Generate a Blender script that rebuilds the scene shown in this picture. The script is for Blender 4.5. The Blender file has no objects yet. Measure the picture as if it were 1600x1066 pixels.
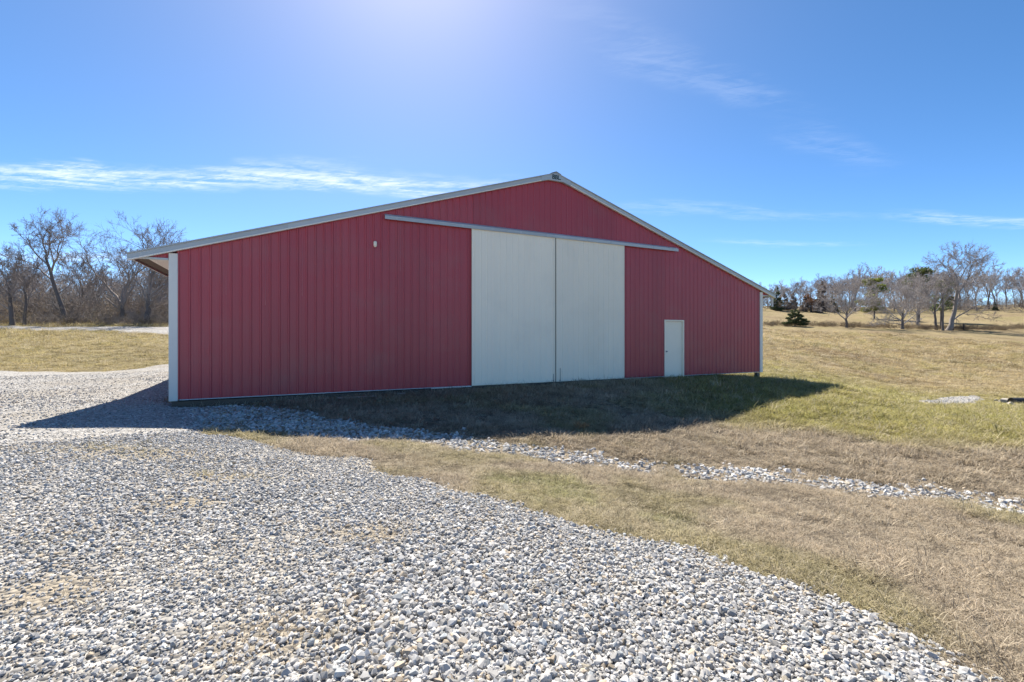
import bpy, bmesh, math, random
import numpy as np
from mathutils import Vector, Matrix

S = bpy.context.scene
COL = S.collection
R = math.radians

# ------------------------------------------------------------------ camera, sky, sun, exposure
F_PX, HOR, EYE = 711.0, 528.5, 1.48           # focal length and horizon row in photo pixels, eye height over barn sill
cam_d = bpy.data.cameras.new('camera')
cam_d.sensor_width = 36.0
cam_d.lens = 36.0 * F_PX / 1600.0
cam_d.shift_y = -(HOR - 533.0) / 1600.0 * -1.0
cam_d.clip_start, cam_d.clip_end = 0.05, 5000
cam = bpy.data.objects.new('camera', cam_d); COL.objects.link(cam)
cam.location = (0, 0, EYE); cam.rotation_euler = (R(90), 0, 0)
S.camera = cam

SUN_AZ, SUN_EL = R(-13.0), R(48.0)            # azimuth measured from +Y towards +X
sun_dir = Vector((math.sin(SUN_AZ) * math.cos(SUN_EL), math.cos(SUN_AZ) * math.cos(SUN_EL), math.sin(SUN_EL)))
sun_d = bpy.data.lights.new('sun', 'SUN'); sun_d.energy = 5.0; sun_d.angle = R(0.53); sun_d.color = (1.0, 0.93, 0.82)
sun = bpy.data.objects.new('sun', sun_d); COL.objects.link(sun)
sun.rotation_euler = sun_dir.to_track_quat('Z', 'Y').to_euler()
S.view_settings.view_transform = 'Standard'; S.view_settings.look = 'None'
S.view_settings.exposure = 1.13; S.view_settings.gamma = 1.0; S.view_settings.use_curve_mapping = False

W = bpy.data.worlds.new('World'); S.world = W; W.use_nodes = True
def build_world():
    nt = W.node_tree; N = nt.nodes; Lk = nt.links; N.clear()
    out = N.new('ShaderNodeOutputWorld'); bg = N.new('ShaderNodeBackground'); bg.inputs['Strength'].default_value = 0.130
    sky = N.new('ShaderNodeTexSky'); sky.sky_type = 'NISHITA'; sky.sun_disc = False
    sky.sun_elevation = SUN_EL; sky.sun_rotation = SUN_AZ
    sky.altitude = 300; sky.air_density = 0.5; sky.dust_density = 0.26; sky.ozone_density = 4.2
    tc = N.new('ShaderNodeTexCoord'); sep = N.new('ShaderNodeSeparateXYZ'); Lk.new(tc.outputs['Generated'], sep.inputs[0])
    def M(op, a, b=None, c=None):
        n = N.new('ShaderNodeMath'); n.operation = op
        for i, v in enumerate((a, b, c)):
            if v is None: continue
            if isinstance(v, (int, float)): n.inputs[i].default_value = v
            else: Lk.new(v, n.inputs[i])
        return n.outputs[0]
    zc = M('MAXIMUM', sep.outputs[2], 0.02)
    px, py = M('DIVIDE', sep.outputs[0], zc), M('DIVIDE', sep.outputs[1], zc)     # cirrus layer plane
    def noise(sx, sy, ang, scale, detail, rough, dist=0.0):
        ca, sa = math.cos(ang), math.sin(ang)
        u = M('ADD', M('MULTIPLY', px, ca * sx), M('MULTIPLY', py, sa * sx))
        v = M('ADD', M('MULTIPLY', px, -sa * sy), M('MULTIPLY', py, ca * sy))
        cb = N.new('ShaderNodeCombineXYZ'); Lk.new(u, cb.inputs[0]); Lk.new(v, cb.inputs[1])
        n = N.new('ShaderNodeTexNoise'); n.inputs['Scale'].default_value = scale; n.inputs['Detail'].default_value = detail
        n.inputs['Roughness'].default_value = rough; n.inputs['Distortion'].default_value = dist
        Lk.new(cb.outputs[0], n.inputs['Vector']); return n.outputs[0]
    def smooth(x, a, b):
        n = N.new('ShaderNodeMapRange'); n.interpolation_type = 'SMOOTHSTEP'
        Lk.new(x, n.inputs[0]); n.inputs[1].default_value = a; n.inputs[2].default_value = b
        return n.outputs[0]
    def band(x0, y0, x1, y1, half, soft_end, gain):
        dx, dy = x1 - x0, y1 - y0; L = math.hypot(dx, dy); dx /= L; dy /= L
        s = M('ADD', M('MULTIPLY', M('SUBTRACT', px, x0), dx), M('MULTIPLY', M('SUBTRACT', py, y0), dy))
        t = M('ADD', M('MULTIPLY', M('SUBTRACT', px, x0), -dy), M('MULTIPLY', M('SUBTRACT', py, y0), dx))
        wob = M('MULTIPLY', M('SUBTRACT', noise(1, 1, 0, 1.1, 3, 0.6), 0.5), half * 3.0)
        t = M('ADD', t, wob)
        prof = smooth(M('ABSOLUTE', t), half, half * 0.1)
        ends = M('MULTIPLY', smooth(s, -soft_end, soft_end), smooth(s, L + soft_end, L - soft_end))
        return M('MULTIPLY', M('MULTIPLY', prof, ends), gain)
    bands = [band(-3.3, 2.75, -0.25, 3.0, 0.30, 0.5, .65), band(-3.4, 2.95, -1.2, 2.72, 0.22, 0.6, 0.5),
             band(0.2, 3.35, 2.7, 3.75, 0.26, 0.6, 0.12), band(3.2, 3.75, 5.4, 4.1, 0.20, 0.5, 0.28),
             band(2.2, 4.7, 3.6, 4.9, 0.18, 0.4, 0.2), band(0.25, 1.45, 1.2, 2.0, 0.16, 0.3, 0.09),
             band(1.35, 2.2, 2.1, 2.6, 0.18, 0.3, 0.08), band(-7, 5.4, -2.5, 6.2, 0.5, 1.2, 0.45)]
    tot = bands[0]
    for b in bands[1:]: tot = M('MAXIMUM', tot, b)
    streak = noise(1.3, 5.5, R(12), 1.6, 9, 0.62, 0.5)
    fine = noise(3.0, 9.0, R(-16), 2.6, 7, 0.66, 0.9)
    tex = smooth(M('ADD', M('MULTIPLY', streak, 0.62), M('MULTIPLY', fine, 0.38)), 0.38, 0.66)
    mask = M('MULTIPLY', M('MULTIPLY', tot, tex), 0.85)
    mix = N.new('ShaderNodeMix'); mix.data_type = 'RGBA'
    Lk.new(mask, mix.inputs['Factor']); hs = N.new('ShaderNodeHueSaturation'); hs.inputs['Saturation'].default_value = 1.2; Lk.new(sky.outputs[0], hs.inputs['Color']); wb = N.new('ShaderNodeMix'); wb.data_type = 'RGBA'; wb.blend_type = 'MULTIPLY'; wb.inputs['Factor'].default_value = 1.0; wb.inputs['B'].default_value = (1.15, .99, .85, 1); Lk.new(hs.outputs[0], wb.inputs['A']); Lk.new(wb.outputs['Result'], mix.inputs['A'])
    mix.inputs['B'].default_value = (5.6, 5.6, 5.7, 1)
    Lk.new(mix.outputs['Result'], bg.inputs['Color']); Lk.new(bg.outputs[0], out.inputs['Surface'])
build_world()

# ------------------------------------------------------------------ helpers
rng = np.random.default_rng(7)
random.seed(7)

def tag(o, label=None, cat=None, group=None, kind=None):
    if label: o['label'] = label
    if cat: o['category'] = cat
    if group: o['group'] = group
    if kind: o['kind'] = kind
    return o

def empty(name, loc=(0, 0, 0), rz=0.0):
    o = bpy.data.objects.new(name, None); COL.objects.link(o); o.location = loc; o.rotation_euler = (0, 0, rz)
    o.empty_display_size = 0.2
    return o

def link(name, me, mat=None, parent=None):
    o = bpy.data.objects.new(name, me); COL.objects.link(o)
    if mat is not None and len(me.materials) == 0: me.materials.append(mat)
    if parent is not None: o.parent = parent
    return o

def mesh_np(name, V, Fq, smooth=False):
    """V (n,3); Fq (m,k) int, all faces the same size"""
    V = np.asarray(V, np.float32); Fq = np.asarray(Fq, np.int32)
    me = bpy.data.meshes.new(name)
    me.vertices.add(len(V)); me.vertices.foreach_set('co', V.ravel())
    m, k = Fq.shape
    me.loops.add(m * k); me.loops.foreach_set('vertex_index', Fq.ravel())
    me.polygons.add(m)
    me.polygons.foreach_set('loop_start', np.arange(m, dtype=np.int32) * k)
    me.polygons.foreach_set('use_smooth', np.full(m, smooth, bool))
    me.update(calc_edges=True); me.validate()
    return me

def prism(poly, a0, a1, axis='y'):
    """extrude a polygon (x,z) along y, or (x,y) along z, or (y,z) along x"""
    n = len(poly); V = []
    for a in (a0, a1):
        for p, q in poly:
            V.append((p, a, q) if axis == 'y' else (p, q, a) if axis == 'z' else (a, p, q))
    Fs = [tuple(range(n))[::-1], tuple(range(n, 2 * n))] + [(i, (i + 1) % n, n + (i + 1) % n, n + i) for i in range(n)]
    return V, Fs

class MB:
    def __init__(s): s.V = []; s.F = []
    def add(s, V, Fs):
        o = len(s.V); s.V += [tuple(v) for v in V]; s.F += [tuple(i + o for i in f) for f in Fs]; return s
    def prism(s, poly, a0, a1, axis='y'): return s.add(*prism(poly, a0, a1, axis))
    def box(s, x0, x1, y0, y1, z0, z1): return s.prism([(x0, z0), (x1, z0), (x1, z1), (x0, z1)], y0, y1)
    def tube(s, pts, radii, k=8, cap=True):
        pts = [Vector(p) for p in pts]; V = []; Fs = []
        for i, p in enumerate(pts):
            d = (pts[min(i + 1, len(pts) - 1)] - pts[max(i - 1, 0)]).normalized()
            a = d.orthogonal().normalized(); b = d.cross(a)
            for j in range(k):
                t = 2 * math.pi * j / k
                V.append(p + (a * math.cos(t) + b * math.sin(t)) * radii[i])
        for i in range(len(pts) - 1):
            for j in range(k):
                Fs.append((i * k + j, i * k + (j + 1) % k, (i + 1) * k + (j + 1) % k, (i + 1) * k + j))
        if cap:
            Fs.append(tuple(range(k))[::-1]); Fs.append(tuple((len(pts) - 1) * k + j for j in range(k)))
        return s.add(V, Fs)
    def build(s, name, mat, parent=None, bevel=0.0, smooth=False):
        me = bpy.data.meshes.new(name); me.from_pydata(s.V, [], s.F)
        bm = bmesh.new(); bm.from_mesh(me)
        bmesh.ops.recalc_face_normals(bm, faces=bm.faces)
        if bevel: bmesh.ops.bevel(bm, geom=list(bm.edges), offset=bevel, segments=1, affect='EDGES', clamp_overlap=True)
        bm.to_mesh(me); bm.free()
        if smooth: me.polygons.foreach_set('use_smooth', [True] * len(me.polygons))
        me.update()
        return link(name, me, mat, parent)

# value noise in numpy
_perm = np.random.default_rng(3).random((256, 256)).astype(np.float32)
def vnoise(x, y, scale, seed=0):
    x = np.asarray(x, float) * scale + seed * 17.3; y = np.asarray(y, float) * scale + seed * 9.7
    xi, yi = np.floor(x).astype(int), np.floor(y).astype(int); fx, fy = x - xi, y - yi
    fx = fx * fx * (3 - 2 * fx); fy = fy * fy * (3 - 2 * fy)
    g = lambda a, b: _perm[a & 255, b & 255]
    return (g(xi, yi) * (1 - fx) + g(xi + 1, yi) * fx) * (1 - fy) + (g(xi, yi + 1) * (1 - fx) + g(xi + 1, yi + 1) * fx) * fy
def fbm(x, y, scale, seed=0, octv=4):
    t = 0; a = 0.5; n = 0
    for i in range(octv):
        t = t + a * vnoise(x, y, scale * 2 ** i, seed + i * 5); n += a; a *= 0.5
    return t / n
def sstep(a, b, x):
    t = np.clip((x - a) / (b - a), 0, 1); return t * t * (3 - 2 * t)

# ------------------------------------------------------------------ terrain
TH = math.atan2(F_PX, 2273.0 - 800.0)                 # barn wall turned against the picture plane
BX, BY = -7.93, 10.68                                 # barn's near left corner
CU = np.array([math.cos(TH), math.sin(TH)]); CV = np.array([-math.sin(TH), math.cos(TH)])
def barn_xy(u, v): return BX + u * CU[0] + v * CV[0], BY + u * CU[1] + v * CV[1]
def to_uv(x, y):
    dx, dy = np.asarray(x) - BX, np.asarray(y) - BY
    return dx * CU[0] + dy * CU[1], dx * CV[0] + dy * CV[1]

ctrl = []
def cp(px, Y, z): ctrl.append(((px - 800.0) / F_PX * Y, Y, z))
def cr(px, Y, row): cp(px, Y, EYE - (row - HOR) / F_PX * Y)
for a in (-80, -40, 0, 40, 80): ctrl.append((1.2 * math.sin(R(a)), 1.2 * math.cos(R(a)), -0.05))
for px, Y, z in [(800, 2.2, -.06), (1570, 2.2, -.14), (40, 2.2, -.04), (-300, 3, 0), (100, 4, -.02), (800, 3.4, -.1), (1240, 3.2, -.2),
                 (1900, 3.4, -.4), (900, 4.2, -.2), (700, 5.2, -.2), (1500, 4.5, -.46), (400, 6.5, -.12), (40, 6.4, .02), (1200, 5.4, -.42),
                 (1040, 6.7, -.47), (1500, 6.0, -.6), (1900, 5.6, -.72), (750, 7.8, -.30), (-400, 7, .1), (-400, 14, .3)]: cp(px, Y, z)
for x, y, z in [(-7.8, 7.3, .03), (-6.3, 7.5, -.03), (-4.3, 7.7, -.14), (-2.7, 7.9, -.23), (-1.1, 8.1, -.29), (1.1, 8.5, -.33), (3.1, 9.0, -.34),
                (4.8, 10.2, -.40), (7.1, 12.2, -.34), (9.4, 14.2, -.34), (12.1, 16.4, -.37)]: ctrl.append((x, y, z))
for u, z in [(-1.5, -.08), (0, -.125), (3, -.125), (6, -.09), (10.4, -.06), (15.7, -.06), (18.5, -.11), (20.7, -.24), (22, -.3)]:
    x, y = barn_xy(u, -0.1); ctrl.append((x, y, z))
for u, v, z in [(3, 8, -.1), (10, 8, -.15), (18, 8, -.3), (21, 8, -.35), (10, 20, 0), (20, 20, -.1), (0, 20, .1), (5, 30, .6)]:
    x, y = barn_xy(u, v); ctrl.append((x, y, z))
for px, Y, row in [(30, 12, 622), (200, 16, 596), (130, 21.8, 580), (100, 26, 560), (100, 33, 541), (100, 42, 525), (100, 50, 515.5),
                   (100, 60, 508), (100, 90, 500), (100, 200, 497), (-300, 30, 552), (-300, 50, 515), (-300, 90, 500), (260, 24, 571), (260, 33, 543), (260, 50, 516),
                   (260, 62, 508), (600, 60, 510), (600, 110, 500), (900, 70, 514), (900, 150, 490),
                   (1450, 11, 660), (1450, 14, 642), (1450, 16.2, 634), (1480, 19.6, 628.5), (1480, 22.5, 619), (1450, 26, 610), (1420, 29, 598),
                   (1420, 36, 579), (1420, 46, 557), (1420, 57, 541), (1420, 72, 526), (1420, 90, 513.5), (1420, 112, 504), (1420, 150, 486.5), (1420, 220, 481), (1420, 450, 478),
                   (1195, 21.5, 589), (1200, 28, 574), (1200, 40, 549), (1200, 60, 527), (1200, 90, 509), (1200, 150, 484), (1200, 220, 479),
                   (1600, 8.2, 702), (1600, 12, 655), (1600, 16, 637), (1620, 20, 630), (1620, 23, 617), (1620, 30, 596), (1620, 46, 559), (1620, 72, 528), (1620, 90, 514), (1620, 150, 484),
                   (1900, 12, 665), (1900, 20, 632), (1900, 46, 560), (1900, 90, 513), (1900, 150, 484)]: cr(px, Y, row)
ctrl = np.array(ctrl)
def warp(x, y):
    x = np.asarray(x, float); y = np.asarray(y, float)
    rho = np.sqrt(x * x + y * y); phi = np.clip(np.arctan2(x, y), R(-75), R(75))
    return np.stack([phi * 1.6, np.log(np.maximum(rho, 1.0))], -1)
def _k(d2): return np.where(d2 > 1e-12, 0.5 * d2 * np.log(np.maximum(d2, 1e-12)), 0.0)
def _fit():
    P = warp(ctrl[:, 0], ctrl[:, 1]); n = len(P)
    d2 = ((P[:, None] - P[None]) ** 2).sum(-1)
    A = np.zeros((n + 3, n + 3)); A[:n, :n] = _k(d2) + np.eye(n) * 1e-4
    A[:n, n] = 1; A[:n, n + 1:] = P; A[n, :n] = 1; A[n + 1:, :n] = P.T
    s = 1.0 / (1.0 + np.hypot(ctrl[:, 0], ctrl[:, 1]))    # fit slope-like heights so far hills do not ring near by
    return P, np.linalg.solve(A, np.r_[(ctrl[:, 2] - EYE) * s, 0, 0, 0])
_P, _w = _fit()
def ground(x, y, fine=True):
    x = np.asarray(x, float); y = np.asarray(y, float); sh = x.shape
    xf, yf = x.ravel(), y.ravel(); out = np.empty(len(xf))
    for a in range(0, len(xf), 40000):
        q = warp(xf[a:a + 40000], yf[a:a + 40000])
        d2 = ((q[:, None] - _P[None]) ** 2).sum(-1)
        n = len(_P); v = _k(d2) @ _w[:n] + _w[n] + q @ _w[n + 1:]
        out[a:a + 40000] = v * (1.0 + np.hypot(xf[a:a + 40000], yf[a:a + 40000])) + EYE
    rho = np.hypot(xf, yf)
    back = sstep(1.5, -3.0, yf) ; out = out * (1 - back) + (-0.05 + 0.004 * rho) * back
    if fine:
        am = np.clip(rho / 40.0, 0.15, 1.0)
        out = out + (fbm(xf, yf, 0.7, 1, 3) - 0.5) * 0.05 + (fbm(xf, yf, 0.16, 2, 3) - 0.5) * 0.16 * am
        out = out + (fbm(xf, yf, 0.05, 9, 2) - 0.5) * 1.0 * sstep(25, 70, rho)
    if SWALE is not None:
        m = (rho > 4) & (rho < 15); d = inside_dist(xf[m], yf[m], SWALE); out[m] -= .055 * sstep(-.55, .25, d)
    return out.reshape(sh)
SWALE = None

def inside_dist(x, y, poly):
    """signed distance to a polygon, positive inside"""
    x = np.asarray(x, float).ravel(); y = np.asarray(y, float).ravel()
    ins = np.zeros(len(x), bool); d = np.full(len(x), 1e9); n = len(poly)
    for i in range(n):
        x0, y0 = poly[i]; x1, y1 = poly[(i + 1) % n]
        c = ((y0 > y) != (y1 > y)); 
        with np.errstate(divide='ignore', invalid='ignore'):
            xc = (x1 - x0) * (y - y0) / (y1 - y0) + x0
        ins ^= c & (x < xc)
        ex, ey = x1 - x0, y1 - y0; L2 = ex * ex + ey * ey + 1e-12
        t = np.clip(((x - x0) * ex + (y - y0) * ey) / L2, 0, 1)
        d = np.minimum(d, np.hypot(x - x0 - t * ex, y - y0 - t * ey))
    return np.where(ins, d, -d)
def unproject(px, row):
    """the ground point seen at a photo pixel"""
    t = np.geomspace(1.2, 400, 1500); x = (px - 800.0) / F_PX * t; z = EYE - (row - HOR) / F_PX * t
    g = ground(x, t, False); i = np.argmax(z < g)
    if not (z < g).any(): i = len(t) - 1
    return float(x[i]), float(t[i])
def unproj_poly(pts): return np.array([unproject(*p) for p in pts])

# plan outlines
drive_edge = unproj_poly([(1640, 1105), (1570, 1066), (1400, 982), (1240, 905), (1080, 853), (900, 815), (760, 781), (690, 755), (560, 722), (440, 697), (350, 682)])
riprap_top = unproj_poly([(275, 634), (400, 632), (450, 634), (560, 655), (640, 664), (750, 682), (900, 704), (1030, 723), (1100, 722), (1300, 744), (1460, 758), (1640, 782)])
riprap_bot = unproj_poly([(1640, 808), (1490, 784), (1320, 766), (1160, 750), (1080, 742), (980, 733), (880, 722), (740, 702), (600, 686), (480, 681), (330, 672), (262, 655)])
drive_poly = np.vstack([[(3.2, 0.6), (6, -3), (16, -10), (20, -34), (-40, -34), (-42, 24)], [unproject(-60, 581)], [unproject(0, 580)], [unproject(120, 581)], [unproject(200, 578)], [unproject(268, 570)],  # gravel behind the camera is added, unseen, to bounce light onto the barn
                        [barn_xy(-1.2, 10), barn_xy(-1.0, 26), barn_xy(0.5, 26), barn_xy(0.1, 0.2), barn_xy(1.2, -0.15)], [unproject(330, 672)], drive_edge[::-1]])
riprap_poly = np.vstack([riprap_top, riprap_bot]); SWALE = riprap_poly
road_poly = unproj_poly([(-250, 517.5), (0, 517.5), (120, 519.5), (200, 522), (270, 524.5), (420, 526), (420, 517.5), (270, 515.5), (120, 513), (0, 511.5), (-250, 509)])
patch_poly = unproj_poly([(1426, 627), (1470, 620.5), (1524, 617.5), (1540, 624), (1522, 631), (1465, 634)])
trail_poly = unproj_poly([(1560, 610), (1600, 605), (1700, 600), (1700, 612), (1600, 615), (1570, 614)])

def gravel_depth(x, y, poly, rough=0.35):
    s = inside_dist(x, y, poly); rho = np.hypot(np.ravel(x), np.ravel(y))
    return s + (fbm(np.ravel(x), np.ravel(y), 1.6, 21, 4) - 0.5) * rough * np.clip(rho / 5, 0.5, 2) + (fbm(np.ravel(x), np.ravel(y), .45, 23, 3) - 0.5) * 3.0 * sstep(11, 19, rho) * (rough > .45)

# colours of the grass, a real property of the place
def grass_tint(x, y):
    x = np.ravel(np.asarray(x, float)); y = np.ravel(np.asarray(y, float)); rho = np.hypot(x, y)
    straw = np.array([.43, .345, .19]); thatch = np.array([.39, .325, .24]); olive = np.array([.29, .275, .075]); green = np.array([.19, .24, .06]); brown = np.array([.25, .175, .11])
    phi = 800 + F_PX * x / np.maximum(y, 0.5)
    n1 = fbm(x, y, .45, 31, 4)[:, None]; n2 = fbm(x, y, .13, 33, 4)[:, None]; n3 = fbm(x, y, 1.7, 35, 3)[:, None]
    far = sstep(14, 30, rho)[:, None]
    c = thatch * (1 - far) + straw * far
    lawn = (sstep(11.0, 12.4, y + 0.4 * x + (fbm(x, y, .8, 37, 3) - .5) * 2.5) * (1 - sstep(24, 42, rho)) * sstep(3.0, 6.5, x))[:, None]
    c = c * (1 - .95 * lawn) + (straw * .25 + olive * .85) * .95 * lawn
    c = c + (olive - c) * sstep(.50, .66, n1) * (.40 - .05 * far)
    c = c + (green - c) * sstep(.60, .75, n3) * sstep(.5, .62, n1) * .28 * (1 - far)
    c = c + (brown - c) * sstep(.52, .68, n2) * .40
    leftbank = (sstep(-6, -9, x) * sstep(18, 22, y))[:, None]
    c = c + (straw * .6 + olive * .4 - c) * leftbank * .6
    c = c * (.86 + .28 * n3)
    return np.clip(c, .01, .6)

# ------------------------------------------------------------------ materials
def mat(name):
    m = bpy.data.materials.new(name); m.use_nodes = True; nt = m.node_tree
    return m, nt.nodes, nt.links, nt.nodes['Principled BSDF']
def ramp(N, stops):
    r = N.new('ShaderNodeValToRGB'); e = r.color_ramp.elements
    while len(e) > 1: e.remove(e[0])
    e[0].position = stops[0][0]; e[0].color = (*stops[0][1], 1)
    for p, c in stops[1:]:
        q = e.new(p); q.color = (*c, 1)
    return r
def tnoise(N, Lk, scale, detail=5, rough=.6, coord='Object', mapping=None):
    tc = N.new('ShaderNodeTexCoord'); n = N.new('ShaderNodeTexNoise')
    n.inputs['Scale'].default_value = scale; n.inputs['Detail'].default_value = detail; n.inputs['Roughness'].default_value = rough
    if mapping:
        mp = N.new('ShaderNodeMapping'); mp.inputs['Scale'].default_value = mapping
        Lk.new(tc.outputs[coord], mp.inputs[0]); Lk.new(mp.outputs[0], n.inputs['Vector'])
    else: Lk.new(tc.outputs[coord], n.inputs['Vector'])
    return n
def mixc(N, Lk, a, b, f, blend='MIX'):
    m = N.new('ShaderNodeMix'); m.data_type = 'RGBA'; m.blend_type = blend
    for s, v in (('A', a), ('B', b), ('Factor', f)):
        if isinstance(v, (int, float)): m.inputs[s].default_value = v
        elif isinstance(v, tuple): m.inputs[s].default_value = (*v, 1)
        else: Lk.new(v, m.inputs[s])
    return m.outputs['Result']
def bump(N, Lk, b, h, strength, dist):
    n = N.new('ShaderNodeBump'); n.inputs['Strength'].default_value = strength; n.inputs['Distance'].default_value = dist
    Lk.new(h, n.inputs['Height']); Lk.new(n.outputs[0], b.inputs['Normal'])

def painted_metal(name, col, rough, vary=.10, dirt=(.25, .22, .19), dirt_amt=.18, spec=.5):
    m, N, Lk, b = mat(name)
    n1 = tnoise(N, Lk, 1.0, 6, .65, mapping=(3.0, 3.0, .25)); n2 = tnoise(N, Lk, .7, 4, .6)
    c = mixc(N, Lk, tuple(v * (1 - vary) for v in col), tuple(min(1, v * (1 + vary)) for v in col), n1.outputs[0])
    r = ramp(N, [(.5, (0, 0, 0)), (.78, (1, 1, 1))]); Lk.new(n2.outputs[0], r.inputs[0])
    mm = N.new('ShaderNodeMath'); mm.operation = 'MULTIPLY'; mm.inputs[1].default_value = dirt_amt; Lk.new(r.outputs[0], mm.inputs[0])
    c = mixc(N, Lk, c, dirt, mm.outputs[0])
    oi = N.new('ShaderNodeObjectInfo'); rv = ramp(N, [(0, (.93, .93, .93)), (1, (1.07, 1.07, 1.07))]); Lk.new(oi.outputs['Random'], rv.inputs[0])
    c = mixc(N, Lk, c, rv.outputs[0], 1.0, 'MULTIPLY')
    Lk.new(c, b.inputs['Base Color']); b.inputs['Roughness'].default_value = rough; b.inputs['Specular IOR Level'].default_value = spec
    w = tnoise(N, Lk, 2.2, 3, .5, mapping=(1, 1, .35)); bump(N, Lk, b, w.outputs[0], .12, .02)
    return m
M_RED = painted_metal('red_steel', (.41, .055, .068), .36)
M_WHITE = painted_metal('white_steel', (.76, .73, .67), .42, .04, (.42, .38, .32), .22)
M_TRIM = painted_metal('grey_trim', (.46, .50, .52), .40, .06)
M_DOOR = painted_metal('door_white', (.94, .85, .69), .42, .02, (.62, .56, .47), .22)
M_ROOF = painted_metal('roof_steel', (.42, .44, .45), .35, .06)
M_LETTER = painted_metal('letter_paint', (.012, .04, .045), .5, .05, dirt_amt=0)
M_KNOB = painted_metal('knob_metal', (.30, .29, .27), .3, .05)
def wood(name, col):
    m, N, Lk, b = mat(name)
    n = tnoise(N, Lk, 3, 7, .65, mapping=(1, 1, 8)); c = mixc(N, Lk, tuple(v * .6 for v in col), tuple(v * 1.3 for v in col), n.outputs[0])
    Lk.new(c, b.inputs['Base Color']); b.inputs['Roughness'].default_value = .85; bump(N, Lk, b, n.outputs[0], .4, .01); return m
M_WOOD = wood('weathered_wood', (.13, .10, .075))
M_POST = wood('treated_post', (.19, .165, .13))
def bark(name, col):
    m, N, Lk, b = mat(name)
    n = tnoise(N, Lk, 4, 6, .7, mapping=(1, 1, .3)); c = mixc(N, Lk, tuple(v * .6 for v in col), tuple(v * 1.35 for v in col), n.outputs[0])
    Lk.new(c, b.inputs['Base Color']); b.inputs['Roughness'].default_value = .95; b.inputs['Specular IOR Level'].default_value = .1; return m
M_BARK = bark('grey_bark', (.16, .14, .13)); M_BARK2 = bark('pale_bark', (.27, .24, .22)); M_TWIG = bark('brown_twigs', (.29, .255, .24)); M_TWIG2 = bark('pale_twigs', (.39, .355, .34))
def foliage(name, c0, c1):
    m, N, Lk, b = mat(name); out = N['Material Output']
    n = tnoise(N, Lk, 1.3, 4, .6); c = mixc(N, Lk, c0, c1, n.outputs[0])
    Lk.new(c, b.inputs['Base Color']); b.inputs['Roughness'].default_value = .8
    t = N.new('ShaderNodeBsdfTranslucent'); Lk.new(c, t.inputs[0]); mx = N.new('ShaderNodeMixShader'); mx.inputs[0].default_value = .3
    Lk.new(b.outputs[0], mx.inputs[1]); Lk.new(t.outputs[0], mx.inputs[2]); Lk.new(mx.outputs[0], out.inputs[0]); return m
M_CEDAR = foliage('cedar_green', (.05, .07, .03), (.10, .12, .05)); M_PINE = foliage('pine_yellow_green', (.17, .21, .04), (.30, .32, .07))
M_DKPINE = foliage('pine_dark_green', (.09, .12, .045), (.17, .20, .07)); M_RUST = foliage('winter_cedar_brown', (.15, .12, .10), (.23, .18, .15))
M_OAKLEAF = foliage('dry_oak_leaves', (.16, .085, .045), (.24, .13, .07))

def tinted(name, source, rough=.9, translucent=0.0, mottled=.25, scale=30):
    """a material whose colour comes from each instance's own tint, or the object's colour"""
    m, N, Lk, b = mat(name); out = N['Material Output']
    if source == 'inst':
        a = N.new('ShaderNodeAttribute'); a.attribute_type = 'INSTANCER'; a.attribute_name = 'tint'; col = a.outputs['Color']
    elif source == 'obj':
        a = N.new('ShaderNodeObjectInfo'); col = a.outputs['Color']
    else:
        a = N.new('ShaderNodeAttribute'); a.attribute_type = 'GEOMETRY'; a.attribute_name = 'tint'; col = a.outputs['Color']
    if mottled:
        n = tnoise(N, Lk, scale, 4, .65); r = ramp(N, [(.3, (1 - mottled,) * 3), (.7, (1 + mottled * .6,) * 3)]); Lk.new(n.outputs[0], r.inputs[0])
        col = mixc(N, Lk, col, r.outputs[0], 1.0, 'MULTIPLY')
    Lk.new(col, b.inputs['Base Color']); b.inputs['Roughness'].default_value = rough; b.inputs['Specular IOR Level'].default_value = .25
    if translucent:
        t = N.new('ShaderNodeBsdfTranslucent'); Lk.new(col, t.inputs[0]); mx = N.new('ShaderNodeMixShader'); mx.inputs[0].default_value = translucent
        Lk.new(b.outputs[0], mx.inputs[1]); Lk.new(t.outputs[0], mx.inputs[2]); Lk.new(mx.outputs[0], out.inputs[0])
    return m
M_STONE_I = tinted('crushed_limestone', 'inst', .9, 0, .22, 1.2)
M_STONE_O = tinted('limestone_piece', 'obj', .9, 0, .22, 1.2)
M_GRASS_I = tinted('dry_grass_blades', 'inst', .75, .35, 0)
M_WEED_I = tinted('dry_weeds', 'inst', .9, .2, 0)

def ground_material():
    m, N, Lk, b = mat('turf_soil')
    a = N.new('ShaderNodeAttribute'); a.attribute_name = 'tint'
    n = tnoise(N, Lk, 9, 8, .75); n2 = tnoise(N, Lk, 1.1, 6, .7); n3 = tnoise(N, Lk, 60, 4, .7)
    r = ramp(N, [(.32, (.50, .49, .48)), (.5, (.86, .86, .86)), (.7, (1.15, 1.15, 1.12))]); Lk.new(n.outputs[0], r.inputs[0])
    r2 = ramp(N, [(.35, (.72, .70, .68)), (.6, (1.08, 1.08, 1.08))]); Lk.new(n2.outputs[0], r2.inputs[0])
    c = mixc(N, Lk, a.outputs['Color'], r.outputs[0], 1.0, 'MULTIPLY'); c = mixc(N, Lk, c, r2.outputs[0], 1.0, 'MULTIPLY')
    Lk.new(c, b.inputs['Base Color']); b.inputs['Roughness'].default_value = .95; b.inputs['Specular IOR Level'].default_value = .1
    ad = N.new('ShaderNodeMath'); ad.operation = 'ADD'; Lk.new(n.outputs[0], ad.inputs[0]); Lk.new(n3.outputs[0], ad.inputs[1])
    bump(N, Lk, b, ad.outputs[0], .8, .05); return m
M_GROUND = ground_material()
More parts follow.
